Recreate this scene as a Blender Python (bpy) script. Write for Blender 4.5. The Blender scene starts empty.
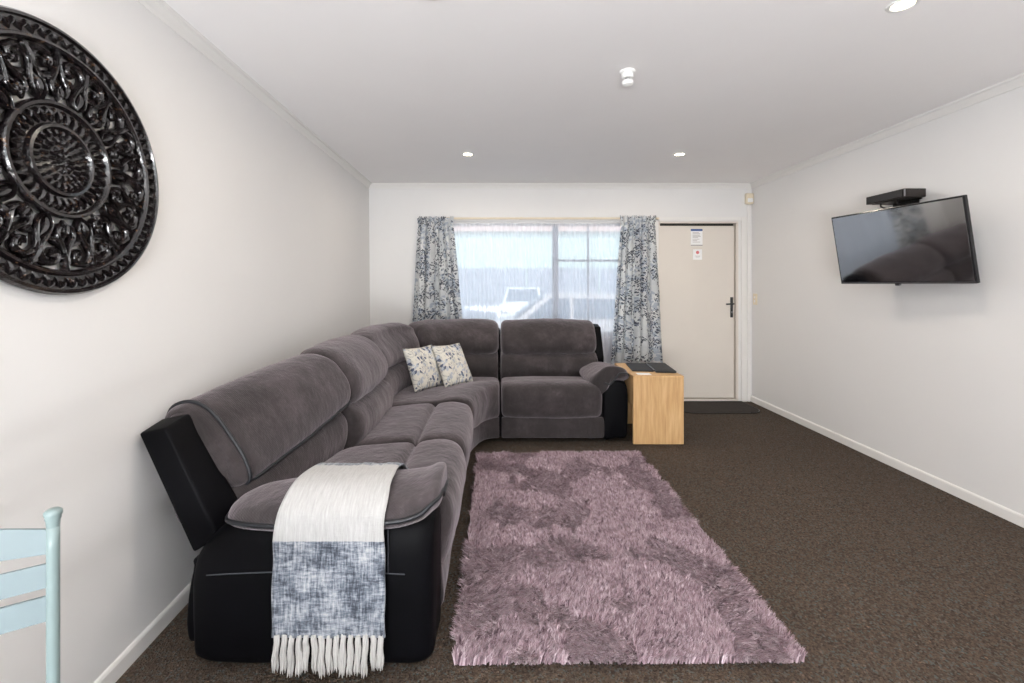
import bpy, bmesh, math, random
import numpy as np
from mathutils import Vector, noise
random.seed(7); np.random.seed(7)
PI = math.pi
C = bpy.context.scene.collection
sc = bpy.context.scene

# ------------------------------------------------------------------ helpers
def lin(r, g, b):
    f = lambda c: (c/255/12.92) if c/255 <= .04045 else ((c/255+.055)/1.055)**2.4
    return (f(r), f(g), f(b), 1)

def link(o, parent=None):
    C.objects.link(o)
    if parent is not None: o.parent = parent
    return o

def mesh(name, verts, faces, mat, parent=None, smooth=True, uvs=None, recalc=True):
    me = bpy.data.meshes.new(name)
    me.from_pydata([tuple(v) for v in verts], [], [tuple(f) for f in faces])
    if recalc:
        bm = bmesh.new(); bm.from_mesh(me)
        bmesh.ops.recalc_face_normals(bm, faces=bm.faces); bm.to_mesh(me); bm.free()
    if uvs is not None:
        l = me.uv_layers.new(name='uv')
        for lp in me.loops: l.data[lp.index].uv = uvs[lp.vertex_index]
    me.polygons.foreach_set('use_smooth', [smooth]*len(me.polygons))
    if mat: me.materials.append(mat)
    return link(bpy.data.objects.new(name, me), parent)

def tag(o, label=None, cat=None, group=None, kind=None):
    if label: o['label'] = label
    if cat: o['category'] = cat
    if group: o['group'] = group
    if kind: o['kind'] = kind
    return o

def empty(name, loc, label, cat, group=None, rz=0):
    o = bpy.data.objects.new(name, None); o.empty_display_size = .1
    C.objects.link(o); o.location = loc; o.rotation_euler = (0, 0, rz)
    return tag(o, label, cat, group)

def reparent(root):
    """children were built in world coordinates: keep them there under a moved root"""
    M = root.matrix_basis.inverted()
    for ch in root.children: ch.matrix_parent_inverse = M

class MB:
    def __init__(s): s.v = []; s.f = []
    def add(s, vs, fs):
        n = len(s.v); s.v += [tuple(v) for v in vs]; s.f += [tuple(i+n for i in f) for f in fs]
    def box(s, x0, x1, y0, y1, z0, z1, bev=0):
        bm = bmesh.new(); bmesh.ops.create_cube(bm, size=1)
        for v in bm.verts:
            v.co = Vector(((x0+x1)/2+v.co.x*(x1-x0), (y0+y1)/2+v.co.y*(y1-y0), (z0+z1)/2+v.co.z*(z1-z0)))
        if bev: bmesh.ops.bevel(bm, geom=bm.edges[:], offset=bev, segments=2, affect='EDGES', profile=.5)
        bm.verts.index_update()
        s.add([v.co.copy() for v in bm.verts], [[v.index for v in f.verts] for f in bm.faces]); bm.free(); return s
    def tube(s, pts, r, n=8, caps=True):
        pts = [Vector(p) for p in pts]; rr = r if isinstance(r, (list, tuple)) else [r]*len(pts)
        rings = []; up = None
        for i, p in enumerate(pts):
            a = pts[max(i-1, 0)]; b = pts[min(i+1, len(pts)-1)]; t = (b-a).normalized()
            if up is None:
                up = Vector((0, 0, 1)) if abs(t.z) < .9 else Vector((1, 0, 0))
            u = (up - t*up.dot(t)).normalized(); w = t.cross(u); up = u
            rings.append([p+(u*math.cos(2*PI*k/n)+w*math.sin(2*PI*k/n))*rr[i] for k in range(n)])
        return s.loft(rings, caps)
    def loft(s, rings, caps=True, close=False):
        n = len(rings[0]); vs = [v for r in rings for v in r]; fs = []
        m = len(rings)
        for i in range(m if close else m-1):
            for k in range(n):
                fs.append((i*n+k, i*n+(k+1) % n, ((i+1) % m)*n+(k+1) % n, ((i+1) % m)*n+k))
        if caps and not close:
            for i0 in (0, (m-1)*n):
                c = sum((Vector(vs[i0+k]) for k in range(n)), Vector())/n
                vs.append(c); ci = len(vs)-1
                for k in range(n): fs.append((i0+k, i0+(k+1) % n, ci))
        s.add(vs, fs); return s
    def lathe(s, prof, c, axis='z', n=32):
        rings = []
        for k in range(n):
            a = 2*PI*k/n; ring = []
            for r, h in prof:
                p = (r*math.cos(a), r*math.sin(a), h)
                if axis == 'x': p = (h, r*math.cos(a), r*math.sin(a))
                if axis == 'y': p = (r*math.cos(a), h, r*math.sin(a))
                ring.append((c[0]+p[0], c[1]+p[1], c[2]+p[2]))
            rings.append(ring)
        m = len(prof); vs = [v for r in rings for v in r]; fs = []
        for i in range(n):
            for k in range(m-1):
                fs.append((i*m+k, i*m+k+1, ((i+1) % n)*m+k+1, ((i+1) % n)*m+k))
        s.add(vs, fs); return s
    def build(s, name, mat, parent=None, smooth=False, uvs=None, sharp=None):
        o = mesh(name, s.v, s.f, mat, parent, smooth, uvs)
        if sharp:
            try: o.data.set_sharp_from_angle(angle=math.radians(sharp))
            except Exception: pass
        return o

def catmull(pts, n, closed=True):
    pts = [np.array(p, float) for p in pts]; m = len(pts); out = []
    seg = m if closed else m-1
    for i in range(seg):
        if closed: p0, p1, p2, p3 = pts[(i-1) % m], pts[i], pts[(i+1) % m], pts[(i+2) % m]
        else: p0, p1, p2, p3 = pts[max(i-1, 0)], pts[i], pts[i+1], pts[min(i+2, m-1)]
        for k in range(n):
            t = k/n
            out.append(.5*((2*p1)+(-p0+p2)*t+(2*p0-5*p1+4*p2-p3)*t*t+(-p0+3*p1-3*p2+p3)*t**3))
    if not closed: out.append(pts[-1])
    return out

# ------------------------------------------------------------------ materials
def newmat(name):
    m = bpy.data.materials.new(name); m.use_nodes = True
    nt = m.node_tree; b = nt.nodes['Principled BSDF']
    return m, nt, b
def N(nt, t, **k):
    n = nt.nodes.new(t)
    for a, v in k.items():
        if a in n.inputs: n.inputs[a].default_value = v
        else: setattr(n, a, v)
    return n
def coords(nt, kind='Object', scale=(1, 1, 1), rot=(0, 0, 0)):
    tc = N(nt, 'ShaderNodeTexCoord'); mp = N(nt, 'ShaderNodeMapping')
    mp.inputs['Scale'].default_value = scale; mp.inputs['Rotation'].default_value = rot
    nt.links.new(tc.outputs[kind], mp.inputs['Vector']); return mp.outputs[0]
def noisen(nt, vec, scale, detail=4, rough=.6):
    n = N(nt, 'ShaderNodeTexNoise'); n.inputs['Scale'].default_value = scale
    n.inputs['Detail'].default_value = detail; n.inputs['Roughness'].default_value = rough
    if vec: nt.links.new(vec, n.inputs['Vector'])
    return n.outputs['Fac']
def ramp(nt, fac, stops, interp='LINEAR'):
    r = N(nt, 'ShaderNodeValToRGB'); cr = r.color_ramp; cr.interpolation = interp
    while len(cr.elements) < len(stops): cr.elements.new(.5)
    for e, (p, c) in zip(cr.elements, stops): e.position = p; e.color = c
    nt.links.new(fac, r.inputs[0]); return r.outputs['Color']
def bump(nt, b, h, strength=.3, dist=.01, prev=None):
    bn = N(nt, 'ShaderNodeBump'); bn.inputs['Strength'].default_value = strength; bn.inputs['Distance'].default_value = dist
    nt.links.new(h, bn.inputs['Height'])
    if prev is not None: nt.links.new(prev, bn.inputs['Normal'])
    nt.links.new(bn.outputs[0], b.inputs['Normal']); return bn.outputs[0]
def math_(nt, op, a, b=None, c=None):
    m = N(nt, 'ShaderNodeMath'); m.operation = op
    for i, x in enumerate((a, b, c)):
        if x is None: continue
        if isinstance(x, (int, float)): m.inputs[i].default_value = x
        else: nt.links.new(x, m.inputs[i])
    return m.outputs[0]
def mixc(nt, fac, a, b):
    m = N(nt, 'ShaderNodeMix'); m.data_type = 'RGBA'
    for sock, x in ((m.inputs[0], fac), (m.inputs[6], a), (m.inputs[7], b)):
        if isinstance(x, (int, float, tuple)): sock.default_value = x
        else: nt.links.new(x, sock)
    return m.outputs[2]

def plain(name, col, rough=.5, metal=0, var=.06, scale=8, bmp=0, spec=None, coat=0):
    m, nt, b = newmat(name)
    v = coords(nt); f = noisen(nt, v, scale, 3)
    c0 = tuple(x*(1-var) for x in col[:3])+(1,); c1 = tuple(min(1, x*(1+var)) for x in col[:3])+(1,)
    nt.links.new(ramp(nt, f, [(.3, c0), (.7, c1)]), b.inputs['Base Color'])
    b.inputs['Roughness'].default_value = rough; b.inputs['Metallic'].default_value = metal
    if spec is not None: b.inputs['Specular IOR Level'].default_value = spec
    if coat: b.inputs['Coat Weight'].default_value = coat; b.inputs['Coat Roughness'].default_value = .08
    if bmp: bump(nt, b, noisen(nt, v, scale*12, 3), bmp, .002)
    return m

M = {}
M['wall'] = plain('wall_paint', lin(226, 225, 224), .6, var=.008, scale=2, bmp=.05)
M['ceiling'] = plain('ceiling_paint', lin(243, 241, 241), .8, var=.008, scale=2)
M['trim'] = plain('trim_paint', lin(229, 227, 224), .35, var=.01)
M['door'] = plain('door_paint', lin(218, 211, 202), .4, var=.012, scale=3)
M['black'] = plain('black_plastic', lin(16, 16, 18), .3)
M['gap'] = plain('gap_dark', lin(40, 42, 38), .7)
M['cream'] = plain('cream_plastic', lin(228, 216, 192), .4)
M['white'] = plain('white_plastic', lin(238, 238, 236), .35, var=.02)
M['alu'] = plain('window_aluminium', lin(150, 156, 168), .4, metal=.1)
M['mint'] = plain('mint_painted_steel', lin(126, 142, 142), .35, var=.03)
M['slat'] = plain('pale_blue_slat', lin(120, 134, 138), .4, var=.03)
M['chrome'] = plain('dark_chrome', lin(150, 150, 155), .25, metal=1)
M['paper'] = plain('paper_white', lin(240, 240, 240), .7, var=.02)
M['ink_blue'] = plain('ink_blue', lin(50, 82, 140), .6)
M['ink_grey'] = plain('ink_grey', lin(165, 160, 158), .7)
M['ink_red'] = plain('ink_red', lin(205, 110, 115), .6)
M['vinyl'] = plain('black_vinyl', lin(6, 6, 9), .55, var=.25, scale=5, bmp=.12, spec=.09)
M['piping'] = plain('dark_piping', lin(24, 26, 31), .45)
M['stitch'] = plain('grey_stitch', lin(60, 62, 68), .8)

def m_fabric():
    m, nt, b = newmat('sofa_corduroy_suede')
    v = coords(nt)
    f = noisen(nt, v, 5, 8, .72)
    c = ramp(nt, f, [(.28, lin(22, 18, 17)), (.48, lin(39, 33, 33)), (.62, lin(60, 52, 54)), (.78, lin(98, 88, 93))])
    w = N(nt, 'ShaderNodeTexWave'); w.wave_type = 'BANDS'; w.bands_direction = 'DIAGONAL'
    w.inputs['Scale'].default_value = 60; w.inputs['Distortion'].default_value = 2.5; w.inputs['Detail'].default_value = 2
    w.inputs['Detail Scale'].default_value = 1.5
    nt.links.new(v, w.inputs['Vector'])
    c2 = mixc(nt, math_(nt, 'MULTIPLY', w.outputs['Fac'], .14), c, lin(40, 34, 37))
    nt.links.new(c2, b.inputs['Base Color'])
    b.inputs['Roughness'].default_value = .85
    b.inputs['Sheen Weight'].default_value = .45; b.inputs['Sheen Roughness'].default_value = .5
    b.inputs['Sheen Tint'].default_value = (.88, .78, .84, 1)
    n1 = bump(nt, b, w.outputs['Fac'], .25, .002)
    bump(nt, b, noisen(nt, coords(nt, scale=(1.5, 1.5, .6)), 9, 5, .6), .55, .02, n1)
    return m
M['fabric'] = m_fabric()

def m_carpet():
    m, nt, b = newmat('brown_loop_carpet')
    v = coords(nt)
    vo = N(nt, 'ShaderNodeTexVoronoi'); vo.inputs['Scale'].default_value = 150; nt.links.new(v, vo.inputs['Vector'])
    c = ramp(nt, vo.outputs['Color'], [(0, lin(45, 38, 34)), (.35, lin(76, 65, 56)), (.65, lin(94, 80, 69)), (.85, lin(84, 92, 90)), (1, lin(134, 104, 84))])
    big = noisen(nt, v, 1.3, 3)
    c2 = mixc(nt, math_(nt, 'MULTIPLY', big, .3), c, lin(58, 48, 41))
    nt.links.new(c2, b.inputs['Base Color']); b.inputs['Roughness'].default_value = .97
    b.inputs['Specular IOR Level'].default_value = .15
    bump(nt, b, vo.outputs['Distance'], .9, .006)
    return m
M['carpet'] = m_carpet()

def m_oak():
    m, nt, b = newmat('pale_oak_laminate')
    v = coords(nt, scale=(14, 14, 1.1)); f = noisen(nt, v, 3.2, 6, .6)
    v2 = coords(nt, scale=(60, 60, 2.5)); g = noisen(nt, v2, 3, 3)
    c = ramp(nt, f, [(.25, lin(184, 142, 94)), (.5, lin(207, 168, 118)), (.72, lin(224, 190, 142))])
    c2 = mixc(nt, math_(nt, 'MULTIPLY', g, .35), c, lin(176, 132, 84))
    nt.links.new(c2, b.inputs['Base Color']); b.inputs['Roughness'].default_value = .45
    bump(nt, b, g, .08, .002)
    return m
M['oak'] = m_oak()
M['rug_base'] = plain('rug_backing', lin(120, 92, 98), .95)

def m_pile():
    m, nt, b = newmat('mauve_shag')
    at = N(nt, 'ShaderNodeAttribute'); at.attribute_name = 'tone'
    nt.links.new(ramp(nt, at.outputs['Fac'], [(0, lin(92, 68, 78)), (.5, lin(172, 145, 153)), (1, lin(222, 204, 212))]), b.inputs['Base Color'])
    b.inputs['Roughness'].default_value = .75; b.inputs['Sheen Weight'].default_value = .25
    return m
M['pile'] = m_pile()

def sprigs(nt, vec_uv, layers):
    """scattered leaf ellipses from stretched voronoi cells, broken up by clusters"""
    tot = None
    for (rot, sx, sy, thr, cl, off) in layers:
        mp = N(nt, 'ShaderNodeMapping'); mp.inputs['Rotation'].default_value = (0, 0, rot)
        mp.inputs['Scale'].default_value = (sx, sy, 1); mp.inputs['Location'].default_value = (off, off*.7, 0)
        mp.vector_type = 'TEXTURE' if False else 'POINT'
        # rotate first, then scale
        r1 = N(nt, 'ShaderNodeMapping'); r1.inputs['Rotation'].default_value = (0, 0, rot); nt.links.new(vec_uv, r1.inputs['Vector'])
        mp.inputs['Rotation'].default_value = (0, 0, 0)
        nt.links.new(r1.outputs[0], mp.inputs['Vector'])
        vo = N(nt, 'ShaderNodeTexVoronoi'); vo.voronoi_dimensions = '2D'; vo.inputs['Scale'].default_value = 1
        vo.inputs['Randomness'].default_value = .85
        nt.links.new(mp.outputs[0], vo.inputs['Vector'])
        leaf = math_(nt, 'LESS_THAN', vo.outputs['Distance'], thr)
        r2 = N(nt, 'ShaderNodeMapping'); r2.inputs['Location'].default_value = (off*3, off, 0); nt.links.new(vec_uv, r2.inputs['Vector'])
        cm = math_(nt, 'GREATER_THAN', noisen(nt, r2.outputs[0], cl[0], 1), cl[1])
        leaf = math_(nt, 'MULTIPLY', leaf, cm)
        tot = leaf if tot is None else math_(nt, 'MAXIMUM', tot, leaf)
    return tot

def m_curtain():
    m, nt, b = newmat('leaf_print_curtain')
    uv = coords(nt, 'UV')
    s = sprigs(nt, uv, [(.7, 26, 58, .33, (6, .53), 0), (-.6, 28, 56, .33, (6, .54), 3.3), (.15, 60, 20, .22, (5, .54), 7.1)])
    soft = sprigs(nt, uv, [(-.4, 13, 28, .38, (4, .53), 11.0), (.5, 12, 26, .36, (4, .54), 17.0)])
    base = ramp(nt, noisen(nt, uv, 5, 3), [(.3, lin(196, 201, 205)), (.7, lin(224, 225, 224))])
    c = mixc(nt, math_(nt, 'MULTIPLY', soft, .6), base, lin(138, 153, 174))
    c = mixc(nt, math_(nt, 'MULTIPLY', s, .92), c, lin(46, 52, 70))
    nt.links.new(c, b.inputs['Base Color']); b.inputs['Roughness'].default_value = .8
    tr = N(nt, 'ShaderNodeBsdfTranslucent'); nt.links.new(c, tr.inputs['Color'])
    mx = N(nt, 'ShaderNodeMixShader'); mx.inputs[0].default_value = .18
    nt.links.new(b.outputs[0], mx.inputs[1]); nt.links.new(tr.outputs[0], mx.inputs[2])
    nt.links.new(mx.outputs[0], nt.nodes['Material Output'].inputs['Surface'])
    bump(nt, b, noisen(nt, uv, 300, 2), .1, .001)
    return m
M['curtain'] = m_curtain()

def m_sheer():
    m, nt, b = newmat('white_sheer_voile')
    b.inputs['Base Color'].default_value = lin(236, 238, 246); b.inputs['Roughness'].default_value = .9
    uv = coords(nt, 'UV')
    tr = N(nt, 'ShaderNodeBsdfTranslucent'); tr.inputs['Color'].default_value = lin(238, 240, 250)
    tp = N(nt, 'ShaderNodeBsdfTransparent')
    a = N(nt, 'ShaderNodeMixShader'); a.inputs[0].default_value = .65
    nt.links.new(b.outputs[0], a.inputs[1]); nt.links.new(tr.outputs[0], a.inputs[2])
    w = math_(nt, 'MULTIPLY_ADD', noisen(nt, coords(nt, 'UV', scale=(22, .6, 1)), 1.5, 3), .35, .16)
    mx = N(nt, 'ShaderNodeMixShader'); nt.links.new(w, mx.inputs[0])
    nt.links.new(a.outputs[0], mx.inputs[1]); nt.links.new(tp.outputs[0], mx.inputs[2])
    nt.links.new(mx.outputs[0], nt.nodes['Material Output'].inputs['Surface'])
    return m
M['sheer'] = m_sheer()

def m_glass():
    m, nt, b = newmat('window_glass')
    tp = N(nt, 'ShaderNodeBsdfTransparent'); tp.inputs['Color'].default_value = (.93, .97, .97, 1)
    gl = N(nt, 'ShaderNodeBsdfGlossy'); gl.inputs['Roughness'].default_value = .02
    fr = N(nt, 'ShaderNodeFresnel'); fr.inputs['IOR'].default_value = 1.45
    mx = N(nt, 'ShaderNodeMixShader'); nt.links.new(fr.outputs[0], mx.inputs[0])
    nt.links.new(tp.outputs[0], mx.inputs[1]); nt.links.new(gl.outputs[0], mx.inputs[2])
    nt.links.new(mx.outputs[0], nt.nodes['Material Output'].inputs['Surface'])
    return m
M['glass'] = m_glass()

def m_pillow():
    m, nt, b = newmat('botanical_print_cotton')
    uv = coords(nt, 'UV')
    # line drawing stems
    w = N(nt, 'ShaderNodeTexNoise'); w.inputs['Scale'].default_value = 3.2; w.inputs['Detail'].default_value = 1.5; w.inputs['Distortion'].default_value = .8
    nt.links.new(coords(nt, 'UV', scale=(1.6, 1, 1)), w.inputs['Vector'])
    f = math_(nt, 'ABSOLUTE', math_(nt, 'SUBTRACT', math_(nt, 'FRACT', math_(nt, 'MULTIPLY', w.outputs['Fac'], 9)), .5))
    line = math_(nt, 'LESS_THAN', f, .12)
    mask = math_(nt, 'GREATER_THAN', noisen(nt, uv, 4.5, 1), .47)
    line = math_(nt, 'MULTIPLY', line, mask)
    flowers = sprigs(nt, uv, [(.5, 7, 5, .26, (3.0, .50), 2.0), (-.5, 6, 12, .28, (3, .53), 8.0)])
    dark = sprigs(nt, uv, [(.9, 7, 11, .30, (3.0, .56), 5.0), (-.9, 7.5, 12, .28, (3.0, .58), 13.0)])
    c = mixc(nt, math_(nt, 'MULTIPLY', flowers, .6), lin(208, 204, 194), lin(140, 155, 180))
    c = mixc(nt, math_(nt, 'MULTIPLY', line, .75), c, lin(92, 96, 108))
    c = mixc(nt, math_(nt, 'MULTIPLY', dark, .9), c, lin(52, 66, 98))
    nt.links.new(c, b.inputs['Base Color']); b.inputs['Roughness'].default_value = .85
    bump(nt, b, noisen(nt, coords(nt, 'Object'), 14, 3), .3, .006)
    return m
M['pillow'] = m_pillow()

def m_throw(u0, u1):
    """u0..u1: V range of the plain white band"""
    m, nt, b = newmat('woven_throw')
    tc = N(nt, 'ShaderNodeTexCoord'); sp = N(nt, 'ShaderNodeSeparateXYZ'); nt.links.new(tc.outputs['UV'], sp.inputs[0])
    wx = noisen(nt, coords(nt, 'UV', scale=(26, 110, 1)), 1, 4, .75)
    wy = noisen(nt, coords(nt, 'UV', scale=(150, 16, 1)), 1, 3, .7)
    f = math_(nt, 'MULTIPLY_ADD', wx, .5, math_(nt, 'MULTIPLY', wy, .5))
    big = noisen(nt, coords(nt, 'UV', scale=(10, 14, 1)), 1, 3)
    f = math_(nt, 'ADD', f, math_(nt, 'MULTIPLY_ADD', big, .5, -.25))
    pat = ramp(nt, f, [(.38, lin(48, 54, 65)), (.47, lin(96, 103, 114)), (.56, lin(142, 147, 155)), (.66, lin(178, 179, 182))])
    wht = ramp(nt, wy, [(.3, lin(160, 159, 157)), (.7, lin(180, 179, 178))])
    inb = math_(nt, 'MULTIPLY', math_(nt, 'GREATER_THAN', sp.outputs[1], u0), math_(nt, 'LESS_THAN', sp.outputs[1], u1))
    nt.links.new(mixc(nt, inb, pat, wht), b.inputs['Base Color'])
    b.inputs['Roughness'].default_value = .9; b.inputs['Sheen Weight'].default_value = .2
    bump(nt, b, math_(nt, 'ADD', wx, wy), .5, .004)
    return m
M['tassel'] = plain('cotton_tassel', lin(182, 180, 177), .9, var=.05, scale=60, bmp=.4)

def m_lacquer():
    m, nt, b = newmat('carved_black_lacquer')
    v = coords(nt); f = noisen(nt, v, 45, 5, .7)
    c = ramp(nt, f, [(.35, lin(12, 10, 11)), (.60, lin(30, 24, 26)), (.72, lin(104, 78, 56))])  # gold-brown specks paint small glints into the lacquer colour
    nt.links.new(c, b.inputs['Base Color']); b.inputs['Roughness'].default_value = .2
    b.inputs['Coat Weight'].default_value = .6; b.inputs['Coat Roughness'].default_value = .1
    bump(nt, b, noisen(nt, v, 75, 3), .6, .004)
    return m
M['lacquer'] = m_lacquer()

M['screen'] = plain('tv_screen', lin(6, 7, 12), .05, var=0, spec=1, coat=1)
M['screen'].node_tree.nodes['Principled BSDF'].inputs['IOR'].default_value = 2.6
M['screen'].node_tree.nodes['Principled BSDF'].inputs['Coat IOR'].default_value = 2.3
M['bezel'] = plain('tv_bezel', lin(18, 18, 22), .2)
M['bracket'] = plain('bracket_steel', lin(40, 38, 38), .4, metal=.6)
M['box'] = plain('set_top_box', lin(30, 24, 22), .35, bmp=.1)
M['leather'] = plain('black_leather', lin(12, 14, 20), .5, bmp=.2)
M['mat'] = plain('doormat_rib', lin(44, 38, 34), .95, var=.3, scale=60, bmp=.6)
def emis(name, col, s):
    m, nt, b = newmat(name); b.inputs['Emission Color'].default_value = col; b.inputs['Emission Strength'].default_value = s
    b.inputs['Base Color'].default_value = (.9, .9, .9, 1); return m
M['lamp'] = emis('downlight_lens', lin(255, 236, 205), 30)

# ------------------------------------------------------------------ room
YB = 5.02; XR = 2.795; H = 2.40; Y0 = -3.2; WT = .14
def xl_floor(y): return -1.25-(max(y, -.2)-1.47)*.045
def xl_top(y): return -1.352-(max(y, -.2)-1.716)*.0235
def xl(y, z): return xl_floor(y)+(xl_top(y)-xl_floor(y))*min(1, z/2.36)

def structure(o): o['kind'] = 'structure'; return o
b = MB(); b.box(-2.0, XR+WT, Y0-WT, YB+WT, -.12, 0); structure(b.build('floor', M['carpet']))
b = MB(); b.box(-2.0, XR+WT, Y0-WT, YB+WT, H, H+.12); structure(b.build('ceiling', M['ceiling']))
b = MB(); b.box(XR, XR+WT, Y0-WT, YB+WT, -.1, H+.1); structure(b.build('wall_right', M['wall']))
# left wall: slightly out of square with the others
ys = [Y0-WT]+[-.2+i*(YB+WT+.2)/12 for i in range(13)]
vs = []; fs = []
for y in ys:
    for k in range(9):
        z = -.1+(H+.2)*k/8; vs.append((xl(y, z), y, z))
    for k in range(9): vs.append((-1.62, y, -.1+(H+.2)*k/8))
for i in range(len(ys)-1):
    a = i*18; c = a+18
    for k in range(8):
        fs.append((a+k, a+k+1, c+k+1, c+k)); fs.append((a+9+k, a+10+k, c+10+k, c+9+k))
    fs.append((a, a+9, c+9, c)); fs.append((a+8, a+17, c+17, c+8))
for a in (0, (len(ys)-1)*18):
    for k in range(8): fs.append((a+k, a+k+1, a+10+k, a+9+k))
structure(mesh('wall_left', vs, fs, M['wall'], smooth=False))
# window wall with openings (window and door)
WX0, WX1, WZ0, WZ1 = -.56, 1.46, .72, 1.985
DX0, DX1, DZ1 = 1.765, 2.645, 1.985
b = MB()
b.box(-1.62, WX0, YB, YB+WT, -.1, H+.1); b.box(WX0, WX1, YB, YB+WT, -.1, WZ0); b.box(WX0, WX1, YB, YB+WT, WZ1, H+.1)
b.box(WX1, DX0, YB, YB+WT, -.1, H+.1); b.box(DX0, DX1, YB, YB+WT, DZ1, H+.1); b.box(DX1, XR+WT, YB, YB+WT, -.1, H+.1)
structure(b.build('wall_back', M['wall']))
# rear wall behind the camera; unseen sliding glass door added to brighten the room
RX0, RX1, RZ1 = -1.0, 1.3, 2.1
b = MB()
b.box(-1.62, RX0, Y0-WT, Y0, -.1, H+.1); b.box(RX1, XR+WT, Y0-WT, Y0, -.1, H+.1); b.box(RX0, RX1, Y0-WT, Y0, RZ1, H+.1)
structure(b.build('wall_rear', M['wall']))
w2 = MB()
for x in (RX0, .12, RX1-.06): w2.box(x, x+.06, Y0-.09, Y0-.04, 0, RZ1)
w2.box(RX0+.06, RX1-.06, Y0-.09, Y0-.04, 0, .06); w2.box(RX0+.06, RX1-.06, Y0-.09, Y0-.04, RZ1-.06, RZ1)
w2 = structure(w2.build('added_window', M['alu']))
g = MB(); g.box(RX0+.06, .12, Y0-.068, Y0-.062, .06, RZ1-.06); g.box(.18, RX1-.06, Y0-.068, Y0-.062, .06, RZ1-.06)
g.build('glass_pane', M['glass'], w2)

# front window
wf = MB()
fy0, fy1 = YB+.05, YB+.11
for x0, x1 in ((WX0, WX0+.04), (WX1-.04, WX1)): wf.box(x0, x1, fy0, fy1, WZ0, WZ1)
wf.box(WX0+.04, WX1-.04, fy0, fy1, WZ0, WZ0+.04); wf.box(WX0+.04, WX1-.04, fy0, fy1, WZ1-.04, WZ1)
wf = structure(wf.build('window_1', M['trim']))
b = MB(); b.box(.605, .665, fy0-.01, fy1, WZ0+.04, WZ1-.04, .004); b.build('mullion', M['alu'], wf)
b = MB(); b.box(.665, WX1-.04, fy0+.01, fy1-.01, 1.545, 1.57, .003); b.build('transom', M['alu'], wf)
b = MB(); b.box(.995, 1.012, fy0+.01, fy1-.01, WZ0+.04, WZ1-.04, .003); b.build('sash_stile', M['alu'], wf)
b = MB(); b.box(WX0+.04, .605, fy0+.03, fy0+.036, WZ0+.04, WZ1-.04); b.build('glass_pane', M['glass'], wf)
b = MB(); b.box(.665, WX1-.04, fy0+.03, fy0+.036, WZ0+.04, WZ1-.04); b.build('glass_pane', M['glass'], wf)
b = MB(); b.box(WX0-.02, WX1+.02, YB-.03, YB+.05, WZ0-.02, WZ0, .004); b.build('window_sill', M['trim'], wf)

# front door
d = MB(); d.box(1.782, 2.612, YB+.022, YB+.062, .035, 1.94, .003)
d = structure(d.build('door_1', M['door']))
f = MB()
f.box(DX0, DX0+.014, YB-.004, YB+.12, 0, DZ1-.018); f.box(2.622, DX1, YB-.004, YB+.12, 0, DZ1-.018)
f.box(DX0, DX1, YB-.004, YB+.12, DZ1-.018, DZ1)
f.box(DX0+.014, 2.622, YB-.004, YB+.12, .0, .026)
f.build('door_frame', M['door'], d)
f = MB(); f.box(DX0+.014, 2.622, YB+.065, YB+.075, .026, DZ1-.018); f.build('gap_backing', M['gap'], d)  # dark sheet behind the leaf puts the gap's shade into colour
h = MB(); h.box(2.566, 2.594, YB+.010, YB+.022, .925, 1.15, .004); h.build('handle_plate', M['black'], d)
h = MB(); h.tube([(2.58, YB+.012, 1.078), (2.58, YB-.035, 1.078), (2.565, YB-.045, 1.077), (2.49, YB-.045, 1.074)], .0085, 10)
h.build('handle_lever', M['black'], d)
h = MB(); h.lathe([(0, -.004), (.011, -.004), (.011, .012)], (2.58, YB+.008, .985), 'y', 16); h.build('keyhole', M['chrome'], d)

# architraves as trims
def trimbox(name, mat, *boxes, bev=.004):
    b = MB()
    for bx in boxes: b.box(*bx, bev)
    return structure(b.build(name, mat))
trimbox('trim_1', M['trim'], (2.672, 2.734, YB-.018, YB, 0, 2.035), (2.741, 2.778, YB-.01, YB, 0, H-.055))
trimbox('trim_2', M['trim'], (1.70, 1.76, YB-.018, YB, 0, 2.035), (1.70, 2.672, YB-.018, YB, 1.99, 2.035))
# cornices
def cornice(name, pts):
    # pts: list of (base point at wall/ceiling corner, inward dir)
    prof = [(0, 0), (0, -.052), (.008, -.052), (.013, -.040), (.030, -.014), (.042, -.010), (.046, 0)]
    b = MB(); rings = []
    for (p, n_) in pts:
        rings.append([(p[0]+n_[0]*a, p[1]+n_[1]*a, H+z) for a, z in prof])
    b.loft(rings, caps=True); return structure(b.build(name, M['trim']))
cornice('trim_3', [((xl_top(y)-.002, y), (1, 0)) for y in [Y0]+[-.2+i*(YB+.2)/6 for i in range(7)]])
cornice('trim_4', [((XR, Y0), (-1, 0)), ((XR, YB), (-1, 0))])
cornice('trim_5', [((xl_top(YB), YB), (0, -1)), ((XR, YB), (0, -1))])
# baseboards
def base(name, pts):
    prof = [(0, 0), (.012, 0), (.012, .052), (.008, .060), (0, .063)]
    b = MB(); b.loft([[(p[0]+n_[0]*a, p[1]+n_[1]*a, z) for a, z in prof] for p, n_ in pts]); return structure(b.build(name, M['trim']))
base('baseboard_left', [((xl_floor(y)-.003, y), (1, 0)) for y in (Y0, -.2, YB)])
base('baseboard_right', [((XR, Y0), (-1, 0)), ((XR, YB), (-1, 0))])
base('baseboard_back', [((-1.40, YB), (0, -1)), ((1.70, YB), (0, -1))])

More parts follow.
